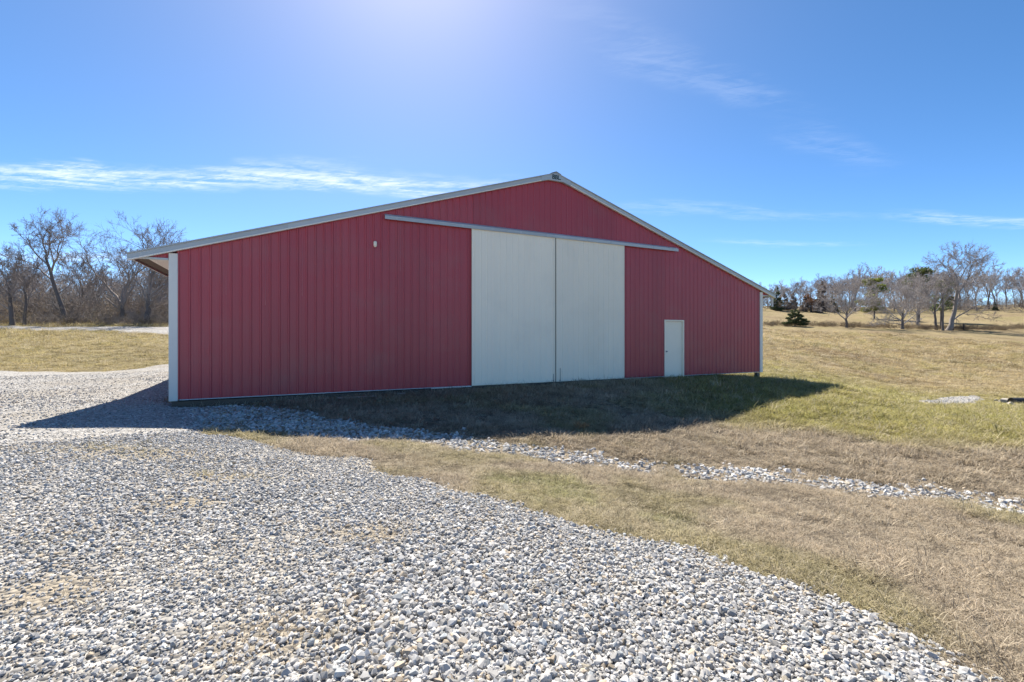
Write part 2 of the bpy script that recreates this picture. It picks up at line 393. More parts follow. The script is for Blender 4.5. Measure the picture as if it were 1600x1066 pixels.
def gravel_material():
    m, N, Lk, b = mat('gravel_bed')
    tc = N.new('ShaderNodeTexCoord')
    v = N.new('ShaderNodeTexVoronoi'); v.inputs['Scale'].default_value = 26; v.inputs['Randomness'].default_value = 1; Lk.new(tc.outputs['Object'], v.inputs['Vector'])
    n = tnoise(N, Lk, 5, 6, .7); n2 = tnoise(N, Lk, .45, 5, .65)
    hs = N.new('ShaderNodeSeparateColor'); Lk.new(v.outputs['Color'], hs.inputs[0])
    r = ramp(N, [(0, (.15, .143, .133)), (.3, (.29, .28, .262)), (.7, (.42, .405, .38)), (1, (.60, .58, .55))]); Lk.new(hs.outputs[0], r.inputs[0])
    rd = ramp(N, [(.5, (0, 0, 0)), (.72, (1, 1, 1))]); Lk.new(n2.outputs[0], rd.inputs[0])
    sc = N.new('ShaderNodeMath'); sc.operation = 'MULTIPLY'; sc.inputs[1].default_value = .5; Lk.new(rd.outputs[0], sc.inputs[0])
    c = mixc(N, Lk, r.outputs[0], (.29, .25, .20), sc.outputs[0])
    at = N.new('ShaderNodeAttribute'); at.attribute_name = 'dirt'; c = mixc(N, Lk, c, (.31, .27, .21), at.outputs['Fac'])
    r3 = ramp(N, [(.3, (.75, .75, .75)), (.65, (1.08, 1.08, 1.08))]); Lk.new(n.outputs[0], r3.inputs[0]); c = mixc(N, Lk, c, r3.outputs[0], 1.0, 'MULTIPLY')
    Lk.new(c, b.inputs['Base Color']); b.inputs['Roughness'].default_value = .95; b.inputs['Specular IOR Level'].default_value = .15
    inv = N.new('ShaderNodeMath'); inv.operation = 'SUBTRACT'; inv.inputs[0].default_value = 1; Lk.new(v.outputs['Distance'], inv.inputs[1])
    bump(N, Lk, b, inv.outputs[0], 1.0, .03); return m
M_GRAVEL = gravel_material()

def soil_material():
    m, N, Lk, b = mat('silty_soil'); n = tnoise(N, Lk, 7, 8, .75); n2 = tnoise(N, Lk, 40, 5, .7)
    c = mixc(N, Lk, (.17, .135, .10), (.34, .29, .22), n.outputs[0]); Lk.new(c, b.inputs['Base Color']); b.inputs['Roughness'].default_value = .95; b.inputs['Specular IOR Level'].default_value = .1
    bump(N, Lk, b, n2.outputs[0], .8, .03); return m
M_SOIL = soil_material()
# ------------------------------------------------------------------ the ground sheet
def polar_grid(angs, rads):
    A, Rr = np.meshgrid(angs, rads); return Rr * np.sin(A), Rr * np.cos(A)
def grid_faces(nr, na, wrap=False):
    i = np.arange(nr - 1)[:, None]; j = np.arange(na if wrap else na - 1)[None]
    a = i * na + j; b = i * na + (j + 1) % na
    return np.stack([a, a + na, b + na, b], -1).reshape(-1, 4)
def build_ground():
    front = np.linspace(-64, 64, 420); rest = np.linspace(64, 296, 62)[1:-1]
    angs = np.radians(np.r_[front, rest]); rads = np.geomspace(0.35, 1200, 360)
    X, Y = polar_grid(angs, rads)
    Xc, Yc = np.clip(X, -700, 700), np.clip(Y, -700, 700)
    Z = ground(X, Y); Z = np.where(np.hypot(X, Y) > 420, np.minimum(Z, 30), Z)
    Fq = grid_faces(len(rads), len(angs), True)[:, ::-1]
    V = np.stack([X, Y, Z], -1).reshape(-1, 3)
    V = np.vstack([V, [[0, 0, -0.05]]])
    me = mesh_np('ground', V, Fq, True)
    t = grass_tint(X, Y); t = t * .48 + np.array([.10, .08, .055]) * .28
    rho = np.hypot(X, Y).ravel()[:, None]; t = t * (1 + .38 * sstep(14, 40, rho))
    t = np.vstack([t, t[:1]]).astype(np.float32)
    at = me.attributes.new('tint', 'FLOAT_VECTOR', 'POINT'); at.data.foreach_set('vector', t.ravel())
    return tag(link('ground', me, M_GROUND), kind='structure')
build_ground()

PATCHES = [(unproject(190, 712), 1.1, .35), (unproject(445, 1000), .42, .26), (unproject(350, 752), .35, .2), (unproject(590, 838), .3, .15), (unproject(290, 795), .3, .2), (unproject(60, 940), .3, .2)]
def patch_w(x, y):
    w = np.zeros(len(x))
    for (cx, cy), a, b in PATCHES: w = np.maximum(w, np.exp(-((x - cx) / a) ** 2 - ((y - cy) / b) ** 2))
    return np.clip(w * 1.3 + (fbm(x, y, 4, 51, 3) - .5) * .6 * (w > .1), 0, 1)
def build_sheet(name, poly, material, angs, rads, lift, rough, parent=None):
    X, Y = polar_grid(np.radians(angs), rads); s = gravel_depth(X, Y, poly, rough).reshape(X.shape)
    Z = ground(X, Y) + np.clip(s / .35, -1, 1) * lift
    Fq = grid_faces(len(rads), len(angs))[:, ::-1]
    keep = (s.ravel()[Fq] > -.12).any(1); Fq = Fq[keep]
    used = np.unique(Fq); rm = -np.ones(X.size, int); rm[used] = np.arange(len(used))
    V = np.stack([X, Y, Z], -1).reshape(-1, 3)[used]
    me = mesh_np(name, V, rm[Fq], True)
    dr = patch_w(V[:, 0], V[:, 1]) * .8 + .35 * sstep(.5, .7, fbm(V[:, 0], V[:, 1], .8, 55, 4)) + .6 * (1 - sstep(0, .35, s.ravel()[used]))
    me.attributes.new('dirt', 'FLOAT', 'POINT').data.foreach_set('value', np.clip(dr, 0, 1).astype(np.float32))
    return tag(link(name, me, material, parent), kind='structure')
drive = build_sheet('gravel_driveway', drive_poly, M_GRAVEL, np.r_[np.linspace(-80, 62, 520), np.linspace(62, 280, 60)[1:]], np.geomspace(.5, 44, 330), .030, .5)
drain = build_sheet('rock_drain', riprap_poly, M_SOIL, np.linspace(-40, 62, 460), np.geomspace(5, 13, 160), .012, .55)
road = build_sheet('gravel_road', road_poly, M_GRAVEL, np.linspace(-60, -24, 200), np.geomspace(34, 95, 120), .05, .6)
patch = build_sheet('gravel_patch', patch_poly, M_GRAVEL, np.linspace(36, 52, 120), np.geomspace(19, 40, 80), .04, .2)

# ------------------------------------------------------------------ scattering with geometry nodes
PROTO = {}
def proto_collection(name, meshes, material):
    c = bpy.data.collections.new(name)
    for i, me in enumerate(meshes):
        me.materials.clear(); me.materials.append(material)
        o = bpy.data.objects.new('%s_%02d' % (name, i), me); c.objects.link(o)
    PROTO[name] = c; return c
def scatter(name, coll, pts, rot, scl, idx, tint, parent=None, label=None, cat=None):
    n = len(pts); me = bpy.data.meshes.new(name); me.vertices.add(n)
    me.vertices.foreach_set('co', np.asarray(pts, np.float32).ravel())
    def av(nm, arr):
        a = me.attributes.new(nm, 'FLOAT_VECTOR', 'POINT'); a.data.foreach_set('vector', np.asarray(arr, np.float32).ravel())
    av('rot', rot); av('scl', scl); av('tint', tint)
    a = me.attributes.new('idx', 'INT', 'POINT'); a.data.foreach_set('value', np.asarray(idx, np.int32))
    o = link(name, me, None, parent)
    ng = bpy.data.node_groups.new(name, 'GeometryNodeTree')
    ng.interface.new_socket('Geometry', in_out='INPUT', socket_type='NodeSocketGeometry'); ng.interface.new_socket('Geometry', in_out='OUTPUT', socket_type='NodeSocketGeometry')
    N, Lk = ng.nodes, ng.links
    gi, go = N.new('NodeGroupInput'), N.new('NodeGroupOutput'); ip = N.new('GeometryNodeInstanceOnPoints'); ci = N.new('GeometryNodeCollectionInfo')
    ci.inputs['Collection'].default_value = coll; ci.inputs['Separate Children'].default_value = True; ci.inputs['Reset Children'].default_value = True
    def na(nm, ty):
        x = N.new('GeometryNodeInputNamedAttribute'); x.data_type = ty; x.inputs['Name'].default_value = nm
        return [s for s in x.outputs if s.enabled and s.name == 'Attribute'][0]
    Lk.new(gi.outputs[0], ip.inputs['Points']); Lk.new(ci.outputs[0], ip.inputs['Instance']); ip.inputs['Pick Instance'].default_value = True
    Lk.new(na('idx', 'INT'), ip.inputs['Instance Index']); Lk.new(na('scl', 'FLOAT_VECTOR'), ip.inputs['Scale'])
    er = N.new('FunctionNodeEulerToRotation'); Lk.new(na('rot', 'FLOAT_VECTOR'), er.inputs[0]); Lk.new(er.outputs[0], ip.inputs['Rotation'])
    Lk.new(ip.outputs[0], go.inputs[0])
    md = o.modifiers.new('scatter', 'NODES'); md.node_group = ng
    return tag(o, label, cat, kind='stuff')

def stone_mesh(i, flat):
    r = np.random.default_rng(100 + i); bm = bmesh.new()
    p = r.normal(size=(20, 3)); p /= np.linalg.norm(p, axis=1)[:, None]; p *= r.uniform(.75, 1.1, (20, 1)); p *= np.array([1, r.uniform(.65, .95), flat * r.uniform(.8, 1.15)])
    for q in p: bm.verts.new(q * .5)
    bmesh.ops.convex_hull(bm, input=list(bm.verts))
    for v in [v for v in bm.verts if not v.link_faces]: bm.verts.remove(v)
    bmesh.ops.recalc_face_normals(bm, faces=bm.faces)
    me = bpy.data.meshes.new('stone'); bm.to_mesh(me); bm.free(); return me
stone_meshes = [stone_mesh(i, .62) for i in range(14)]
STONES = proto_collection('limestone_pieces', stone_meshes, M_STONE_I)
stone_single = []
for me in stone_meshes:
    c = me.copy(); c.name = 'stone'; c.materials.clear(); c.materials.append(M_STONE_O); stone_single.append(c)

def stone_tints(n, r):
    v = np.clip(r.normal(.44, .095, n), .18, .70)[:, None]
    base = np.array([[1.0, .975, .935]]) * v
    warm = r.random(n) < .10; base[warm] *= np.array([1.0, .86, .68])
    cool = r.random(n) < .10; base[cool] *= np.array([.90, .96, 1.0])
    dark = r.random(n) < .05; base[dark] *= .6
    return base

def sample_area(n, phi0, phi1, r0, r1, r, power=1.0):
    """points over a sector, density falling with distance ** power (2 = even in the picture, 0 = even on the ground)"""
    t = r.random(n); e = 2.0 - power
    rad = np.exp(np.log(r0) + t * np.log(r1 / r0)) if abs(e) < 1e-6 else (r0 ** e + t * (r1 ** e - r0 ** e)) ** (1 / e)
    ph = np.radians(r.uniform(phi0, phi1, n)); return rad * np.sin(ph), rad * np.cos(ph)

def scatter_stones(name, host, poly, xs, ys, size, r, embed, rough, singles, lift=.030, bright=1.0):
    d = gravel_depth(xs, ys, poly, rough); k = (d + r.normal(0, .07, len(d)) > .03) & (r.random(len(xs)) > .58 * patch_w(xs, ys)); xs, ys, size, d = xs[k], ys[k], size[k], d[k]
    z = ground(xs, ys) + np.clip(d / .35, -1, 1) * lift + size * embed
    n = len(xs); rot = np.stack([r.normal(0, .45, n), r.normal(0, .45, n), r.uniform(0, 6.283, n)], -1)
    scl = size[:, None] * r.uniform(.8, 1.2, (n, 3)); idx = r.integers(0, 14, n); tint = np.clip(stone_tints(n, r) * bright, 0, .85)
    px = 800 + F_PX * xs / ys; row = HOR + F_PX * (EYE - z) / ys
    vis = (px > 0) & (px < 1600) & (row < 1066) & (row > 0); app = np.where(vis, size / ys, 0)
    big = np.argsort(-app)[:singles]
    for j in big:
        o = bpy.data.objects.new('stone', stone_single[idx[j]]); COL.objects.link(o); o.parent = host
        o.location = (xs[j], ys[j], z[j]); o.rotation_euler = rot[j]; o.scale = scl[j]; o.color = (*tint[j], 1)
    m = np.ones(n, bool); m[big] = False
    P = np.stack([xs, ys, z], -1)
    return scatter(name, STONES, P[m], rot[m], scl[m], idx[m], tint[m], host)

r1 = np.random.default_rng(11)
# driveway: thickly laid close by, thinner far off
xa, ya = sample_area(200000, -70, 54, 1.5, 9.0, r1, .85)
xb, yb = sample_area(34000, -62, -30, 7.5, 27, r1, 1.0)
xs, ys = np.r_[xa, xb], np.r_[ya, yb]; rho = np.hypot(xs, ys)
loose = sstep(.35, .65, fbm(xs, ys, .5, 41, 3)) * .5 + .5 * sstep(-1.8, 1.2, xs + .25 * ys)      # coarser to the right, packed and finer in the wheel tracks
size = np.clip(r1.lognormal(-.05, .46, len(xs)), .40, 2.4) * (.0150 + .0155 * loose) * (1 + .35 * sstep(8, 16, rho))
scatter_stones('gravel', drive, drive_poly, xs, ys, size, r1, .15, .5, 300)
xr, yr = sample_area(44000, -42, 56, 5.0, 13, r1, .6)
size = np.clip(r1.lognormal(0, .45, len(xr)), .35, 2.0) * .058
# thin the drain where the grass has grown over it
def drain_gap(x, y):
    p = 800 + F_PX * x / y
    return np.maximum(np.exp(-((p - 1048) / 24) ** 2), sstep(.52, .66, fbm(x, y, 1.3, 61, 3)) * .4 * sstep(640, 760, p))
k = r1.random(len(xr)) > drain_gap(xr, yr) * .95
scatter_stones('riprap', drain, riprap_poly, xr[k], yr[k], size[k], r1, .04, .55, 300, .012, 1.08)
xp, yp = sample_area(2600, 37, 51, 19.5, 34, r1, 0); scatter_stones('gravel', patch, patch_poly, xp, yp, np.full(len(xp), .05) * r1.uniform(.6, 1.5, len(xp)), r1, .2, .2, 0, .04, 1.1)

# ------------------------------------------------------------------ grass
def blade_mesh(i, n, length, width, spread, lay):
    r = np.random.default_rng(500 + i); V = []; Fq = []
    for _ in range(n):
        a = r.uniform(0, 6.283); L = length * r.uniform(.5, 1.25); w = width * r.uniform(.7, 1.3)
        bx, by = r.normal(0, spread, 2); d = np.array([math.cos(a), math.sin(a)]); side = np.array([-d[1], d[0]]) * w * .5
        el0 = r.uniform(.25, 1.0) * (1 - lay) + .15; bend = r.uniform(.2, 1.3); x = y = 0.0; z = -.01; el = el0 * 1.5
        pts = []
        for s in range(4):
            pts.append((bx + d[0] * x, by + d[1] * x, max(z, .002) if s else z)); x += L / 3 * math.cos(el); z += L / 3 * math.sin(el); el -= bend * .6
        o = len(V)
        for s, p in enumerate(pts):
            ww = (1, .9, .65, .12)[s]; V += [(p[0] - side[0] * ww, p[1] - side[1] * ww, p[2]), (p[0] + side[0] * ww, p[1] + side[1] * ww, p[2])]
        for s in range(3): Fq.append((o + 2 * s, o + 2 * s + 1, o + 2 * s + 3, o + 2 * s + 2))
    return mesh_np('tuft', V, Fq, False)
TUFTS = proto_collection('grass_tufts', [blade_mesh(i, 26, .075, .0036, .035, .75 if i < 6 else .3) for i in range(9)], M_GRASS_I)

r2 = np.random.default_rng(21)
def grass(name, n, phi0, phi1, ra, rb, power, scale_fn, label, cat='grass', idx=(0, 9)):
    x, y = sample_area(n, phi0, phi1, ra, rb, r2, power)
    ok = np.ones(n, bool); 
    for poly, rg in ((drive_poly, .5), (riprap_poly, .55), (road_poly, .6), (patch_poly, .2)):
        d = gravel_depth(x, y, poly, rg) + r2.normal(0, .05, n); extra = drain_gap(x, np.maximum(y, .1)) * .9 + .14 if poly is riprap_poly else 0.0; ok &= (d < 0.02) | (r2.random(n) < extra) | (r2.random(n) < .012 * (d < 1.2) + .8 * patch_w(x, y))
    ok &= r2.random(n) < .16 + 1.4 * sstep(.36, .60, fbm(x, y, 3.0, 73, 3))
    u, v = to_uv(x, y); ok &= ~((u > -.0) & (u < 20.8) & (v > -.03) & (v < 24))
    x, y = x[ok], y[ok]; n = len(x); z = ground(x, y)
    s = scale_fn(x, y) * r2.uniform(.6, 1.4, n) * (.55 + .95 * fbm(x, y, 2.2, 71, 3))
    tint = grass_tint(x, y) * r2.uniform(.45, 1.5, (n, 1)); pale = r2.random(n) < .22; tint[pale] = tint[pale] * .4 + np.array([.66, .57, .42]) * .6
    scl = np.stack([s, s, s * r2.uniform(.7, 1.2, n)], -1); rot = np.stack([r2.normal(0, .12, n), r2.normal(0, .12, n), r2.uniform(0, 6.283, n)], -1)
    return scatter(name, TUFTS, np.stack([x, y, z], -1), rot, scl, r2.integers(idx[0], idx[1], n), tint, None, label, cat)
grass('dry_grass', 260000, -52, 56, 1.9, 22, 1.05, lambda x, y: np.clip(np.hypot(x, y) / 7, .8, 2.2), 'short dry winter grass between the gravel and the barn')
grass('grass_clumps', 9000, -52, 56, 2.0, 24, 1.1, lambda x, y: np.clip(np.hypot(x, y) / 6, 1.0, 2.6) * 1.25, 'taller straw clumps standing up from the short dry grass', idx=(6, 9))
grass('field_grass', 100000, -56, 56, 20, 95, 1.35, lambda x, y: np.clip(np.hypot(x, y) / 11, 2.0, 6.0), 'straw coloured grass of the fields around the barn')

# ------------------------------------------------------------------ the barn
WID, DEP, RIDGE, SLOPE, OVER = 20.76, 24.0, 6.96, 0.3175, 0.85
MID = WID / 2
def zr(u): return RIDGE - SLOPE * abs(u - MID)
RIB = 0.2115; RIB0 = 0.297
barn = empty('barn', (BX, BY, 0), TH)
tag(barn, 'long red metal pole barn with white sliding doors and a low gable', 'barn')

def ribbed(u0, u1, zb, zt, y, name, m, parent, h=.020, gap=.0012, minor=True, flip=1):
    """a ribbed steel sheet from u0 to u1 with a level foot and a top that follows zt(u)"""
    us = [(u0 + gap, 0.0)]
    k0 = int(math.floor((u0 - RIB0) / RIB)) - 1
    for k in range(k0, k0 + int((u1 - u0) / RIB) + 4):
        c = RIB0 + k * RIB
        prof = [(c - .030, 0), (c - .012, h), (c + .012, h), (c + .030, 0)]
        if minor: 
            for q in (c + RIB * .36, c + RIB * .64): prof += [(q - .010, 0), (q, h * .16), (q + .010, 0)]
        us += [p for p in prof if u0 + gap + .004 < p[0] < u1 - gap - .004]
    if u0 < MID < u1: us.append((MID, 0.0))
    us.append((u1 - gap, 0.0)); us.sort()
    V = []; n = len(us)
    for u, d in us: V += [(u, y - d * flip, zb), (u, y - d * flip, zt(u)), (u, y - d * flip + .004, zb), (u, y - d * flip + .004, zt(u))]
    Fs = []
    for i in range(n - 1):
        a, b = 4 * i, 4 * i + 4
        Fs += [(a, b, b + 1, a + 1), (a + 2, a + 3, b + 3, b + 2), (a, a + 2, b + 2, b), (a + 1, b + 1, b + 3, a + 3)]
    Fs += [(0, 1, 3, 2), (4 * n - 4, 4 * n - 2, 4 * n - 1, 4 * n - 3)]
    return MB().add(V, Fs).build(name, m, parent)

DOOR0, DOOR1, DTOP = 7.40, 13.25, 4.86
MD0, MD1, MDT = 15.27, 16.17, 2.13
top = lambda u: zr(u) - .09
edges = [0.05] + [RIB0 - RIB / 2 + 4 * RIB * k for k in range(1, 30) if RIB0 - RIB / 2 + 4 * RIB * k < WID - .1] + [WID - .05]
if edges[1] - edges[0] < .3: edges.pop(1)
front = MB().box(.06, DOOR0 - .05, .05, .09, .9, 1.04).box(DOOR1 + .05, WID - .06, .05, .09, .9, 1.04) if False else None
for a, b in zip(edges[:-1], edges[1:]):
    spans = [(a, b, .035)]
    for d0, d1, dz in ((DOOR0 + .10, DOOR1 - .10, 4.70), (MD0, MD1, MDT)):
        nxt = []
        for s0, s1, zb in spans:
            if s1 <= d0 or s0 >= d1: nxt.append((s0, s1, zb)); continue
            if s0 < d0: nxt.append((s0, d0, zb))
            nxt.append((max(s0, d0), min(s1, d1), dz))
            if s1 > d1: nxt.append((d1, s1, zb))
        spans = nxt
    for s0, s1, zb in spans:
        if s1 - s0 > .02: ribbed(s0, s1, zb, top, 0.0, 'wall_panel', M_RED, barn)
# overhang gable pieces and their trims
ribbed(-OVER + .16, -.11, 3.345, top, -.004, 'gable_end_panel', M_RED, barn)
ribbed(WID + .11, WID + OVER - .16, 3.345, top, -.004, 'gable_end_panel', M_RED, barn)
for u0, u1 in ((-OVER + .03, -.105), (WID + .105, WID + OVER - .03)):
    MB().box(u0, u1, -.035, .03, 3.30, 3.345).build('soffit_trim', M_TRIM, barn, .004)
for s, u0 in ((-1, -.105), (1, WID + .105)):            # light soffit next to the wall, open brown framing outside it
    a, b = sorted((u0, u0 + s * .40)); MB().box(a, b, .035, DEP, 3.312, 3.324).build('soffit', M_WHITE, barn)
    a, b = sorted((u0 + s * .41, u0 + s * (OVER - .135))); MB().box(a, b, .035, DEP, 3.335, 3.36).build('soffit_board', M_WOOD, barn)
    a, b = sorted((s * (OVER - .028) + (WID if s > 0 else 0), s * OVER + (WID if s > 0 else 0))); MB().box(a, b, -.05, DEP + .1, 3.295, 3.40).build('eave_fascia', M_TRIM, barn, .003)
MB().tube([(WID + OVER - .08, .0, 3.295), (WID + OVER - .075, .0, 2.86)], [.045, .045], 6).build('gutter_stub', M_WHITE, barn)
# corner trims and bottom trim
for u0, u1 in ((-.10, .075), (WID - .075, WID + .10)):
    MB().box(u0, u1, -.034, .10, .0, zr(u0 if u0 < 5 else u1) - .165).build('corner_trim', M_WHITE, barn, .006)
for u0, u1 in ((.10, 3.6), (3.603, 7.38), (13.27, MD0 - .055), (MD1 + .055, WID - .10)):
    MB().box(u0, u1, -.030, .02, .012, .034).build('bottom_trim', M_TRIM, barn, .004)
MB().box(-.05, 6.6, .0, .05, -.30, -.014).build('skirt_board', M_WOOD, barn, .004)
MB().box(MD0 - .2, MD1 + 2.0, .03, .07, -.26, -.014).build('skirt_board', M_WOOD, barn, .004)
for u in (WID - .22,):
    MB().box(u, u + .17, .0, .15, -.75, -.013).build('corner_post', M_POST, barn, .008)
# rake trims, each length of metal its own piece
def rake(u0, u1):
    o = MB().prism([(u0, zr(u0) - .13), (u1, zr(u1) - .13), (u1, zr(u1)), (u0, zr(u0))], -.105, -.045)
    o = o.build('rake_trim', M_TRIM, barn, .005)
    l = MB().prism([(u0, zr(u0) - .168), (u1, zr(u1) - .168), (u1, zr(u1) - .133), (u0, zr(u0) - .133)], -.120, -.040).build('trim_lip', M_WHITE, o, .004)
    return o
CA, CB = MID - .55, MID + .55
for a, b in ((-OVER, 2.45), (2.453, 6.10), (6.103, CA), (CB, 14.45), (14.453, 18.1), (18.103, WID + OVER)): rake(a, b)
for u in (2.45, 6.10, 14.45, 18.1):
    MB().prism([(u - .05, zr(u - .05) - .132), (u + .05, zr(u + .05) - .132), (u + .05, zr(u + .05) + .004), (u - .05, zr(u - .05) + .004)], -.109, -.106).build('trim_splice', M_TRIM, barn)
cap = MB().prism([(CA - .02, zr(CA) - .18), (MID - .28, zr(MID - .28) - .18), (MID + .28, zr(MID + .28) - .18), (CB + .02, zr(CB) - .18), (CB + .02, zr(CB) + .004), (MID, RIDGE + .012), (CA - .02, zr(CA) + .004)], -.122, -.03).build('peak_cap', M_TRIM, barn, .004)
fc = bpy.data.curves.new('peak_letters', 'FONT'); fc.body = 'BBL.'; fc.size = .20; fc.extrude = .004; fc.shear = .12; fc.align_x = 'CENTER'; fc.offset = .004; fc.space_character = .95
fo = bpy.data.objects.new('peak_letters_curve', fc); COL.objects.link(fo)
dg = bpy.context.evaluated_depsgraph_get(); lm = bpy.data.meshes.new_from_object(fo.evaluated_get(dg)); bpy.data.objects.remove(fo)
lm.materials.clear(); lo = link('peak_letters', lm, M_LETTER, cap); lo.location = (MID + .0, -.127, RIDGE - .215); lo.rotation_euler = (R(90), 0, 0)
# roof
for s in (-1, 1):
    e = -OVER if s < 0 else WID + OVER
    mb = MB().prism([(e, zr(e) - .02), (MID, RIDGE - .02), (MID, RIDGE + .008), (e, zr(e) + .008)], -.14, DEP + .3)
    y = .1
    while y < DEP:
        mb.prism([(e, zr(e) + .009), (MID - s * -.0, RIDGE + .009), (MID, RIDGE + .03), (e, zr(e) + .03)], y, y + .03); y += .75
    mb.build('roof_slope', M_ROOF, barn)
MB().prism([(MID - .2, zr(MID - .2) + .032), (MID, RIDGE + .034), (MID + .2, zr(MID - .2) + .032), (MID, RIDGE + .05)], -.13, DEP + .3).build('ridge_cap', M_ROOF, barn)
# side and rear walls
def side_wall(u, s):
    mb = MB(); y = .16
    V = []; ys = []
    while y < DEP:
        ys += [(y, 0), (y + .018, .02), (y + .042, .02), (y + .06, 0)]; y += RIB
    ys.append((DEP, 0)); ys.insert(0, (.105, 0))
    for yy, d in ys: V += [(u + s * d, yy, .0), (u + s * d, yy, 3.31), (u + s * d - s * .004, yy, 0), (u + s * d - s * .004, yy, 3.31)]
    Fs = []
    for i in range(len(ys) - 1):
        a, b = 4 * i, 4 * i + 4; Fs += [(a, b, b + 1, a + 1), (a + 2, a + 3, b + 3, b + 2)]
    mb.add(V, Fs).build('side_wall', M_RED, barn)
side_wall(-.02, -1); side_wall(WID + .02, 1)
MB().prism([(0, 0), (WID, 0), (WID, zr(0) - .05), (MID, RIDGE - .05), (0, zr(0) - .05)], DEP, DEP + .02).build('rear_wall', M_RED, barn)
# sliding doors on their track
def sliding_door(u0, u1):
    d = MB().box(u0, u1, -.080, -.062, .03, DTOP).build('sliding_door', M_DOOR, barn)
    ribbed(u0 + .07, u1 - .07, .095, lambda u: DTOP - .01, -.0815, 'door_skin', M_DOOR, d, .014, .0)
    for a, b in ((u0, u0 + .07), (u1 - .07, u1)): MB().box(a, b, -.094, -.0805, .03, DTOP - .001).build('door_stile', M_DOOR, d, .004)
    MB().box(u0 + .071, u1 - .071, -.094, -.0805, .03, .094).build('door_rail', M_DOOR, d, .004)
    return d
dl = sliding_door(DOOR0 + .01, MID - .022); dr = sliding_door(MID + .018, DOOR1)
MB().box(MID - .021, MID + .017, -.066, -.060, .03, DTOP).build('door_gap_seal', M_WOOD, barn)
for d, u, z1 in ((dl, MID - .10, .30), (dr, MID + .16, .48)):
    MB().tube([(u, -.112, -.03), (u, -.112, z1)], [.009, .009], 6).build('drop_bolt', M_KNOB, d)
    MB().box(u - .02, u + .02, -.105, -.0945, .06, .10).build('bolt_keeper', M_KNOB, d)
for u0, u1 in ((4.82, 10.32), (10.324, 15.83)):
    t = MB().prism([(-.135, 4.80), (-.135, 4.90), (-.03, 4.965), (-.022, 4.965), (-.022, 4.95), (-.118, 4.892), (-.118, 4.80)], u0, u1, 'x').build('door_track_cover', M_TRIM, barn)
    u = u0 + .3
    while u < u1:
        MB().box(u, u + .05, -.138, -.1355, 4.81, 4.895).build('track_bracket', M_TRIM, t); u += .98
for a, b in ((6.15, 7.40), (13.26, 14.10)): MB().box(a, b, -.085, -.036, -.002, .030).build('door_guide_rail', M_WHITE, barn, .004)
MB().box(DOOR0, DOOR1, -.075, -.03, -.16, .022).build('door_sill', M_WOOD, barn, .004)
# the small walk door
fr = MB().box(MD0 - .05, MD0, -.045, .07, -.04, MDT + .05).box(MD1, MD1 + .05, -.045, .07, -.04, MDT + .05).box(MD0, MD1, -.045, .07, MDT, MDT + .05).build('door_frame', M_DOOR, barn, .003)
wd = MB().box(MD0 + .004, MD1 - .004, .028, .068, -.03, MDT - .006).build('walk_door', M_DOOR, barn, .003)
MB().tube([(MD0 + .07, .03, .97), (MD0 + .07, -.010, .97), (MD0 + .07, -.02, .97), (MD0 + .07, -.045, .97)], [.03, .015, .032, .026], 12).build('door_knob', M_KNOB, wd)
# wall light: oval white lens on its backing
lt = MB(); prof = [(.045, 0), (.047, .025), (.040, .045), (.024, .058), (.004, .064)]
V = []; Fs = []; k = 18
for rr, d in prof:
    for j in range(k):
        t = 2 * math.pi * j / k; cx, cz = math.cos(t) * rr, math.sin(t) * rr
        V.append((4.57 + cx, -.024 - d, 4.09 + cz + (.040 if cz >= 0 else -.040)))
for i in range(len(prof) - 1):
    for j in range(k): Fs.append((i * k + j, i * k + (j + 1) % k, (i + 1) * k + (j + 1) % k, (i + 1) * k + j))
Fs.append(tuple((len(prof) - 1) * k + j for j in range(k)))
lt.add(V, Fs).build('wall_light', M_DOOR, barn, smooth=True)

# pale strips added to stand in for sunlit ground glimpsed under the wall
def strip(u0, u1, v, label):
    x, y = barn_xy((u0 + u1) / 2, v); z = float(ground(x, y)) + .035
    o = MB().box(-(u1 - u0) / 2, (u1 - u0) / 2, -.05, .05, -.012, .012).build('sunlit_gap_strip', M_WHITE, None, .003)
    o.location = (x, y, z); o.rotation_euler = (R(6), 0, TH); return tag(o, label, 'sunlit gap strip', 'pale strips standing in for sunlit ground under the wall')
strip(3.55, 4.55, -.42, 'longer pale strip standing in for sunlit ground under the red wall')
strip(5.05, 5.35, -.30, 'shorter pale strip standing in for sunlit ground nearer the sliding doors')

# ------------------------------------------------------------------ trees
def tubes_mesh(name, lines, smooth=True):
    """lines: list of (points (n,3), radii (n,), sides)"""
    Vs, Fs, o = [], [], 0
    for P, rad, k in lines:
        n = len(P); d = np.gradient(P, axis=0); d /= np.linalg.norm(d, axis=1)[:, None] + 1e-9
        ref = np.array([0.31, .17, .93]) if abs(d[0][2]) < .8 else np.array([.93, .21, .3])
        a = np.cross(d, ref); a /= np.linalg.norm(a, axis=1)[:, None] + 1e-9; b = np.cross(d, a)
        t = np.arange(k) / k * 2 * math.pi
        V = P[:, None] + (a[:, None] * np.cos(t)[None, :, None] + b[:, None] * np.sin(t)[None, :, None]) * rad[:, None, None]
        i = np.arange(n - 1)[:, None]; j = np.arange(k)[None]; A = i * k + j; B = i * k + (j + 1) % k
        Fs.append(np.stack([A, B, B + k, A + k], -1).reshape(-1, 4) + o); Vs.append(V.reshape(-1, 3)); o += n * k
    return mesh_np(name, np.vstack(Vs), np.vstack(Fs), smooth)

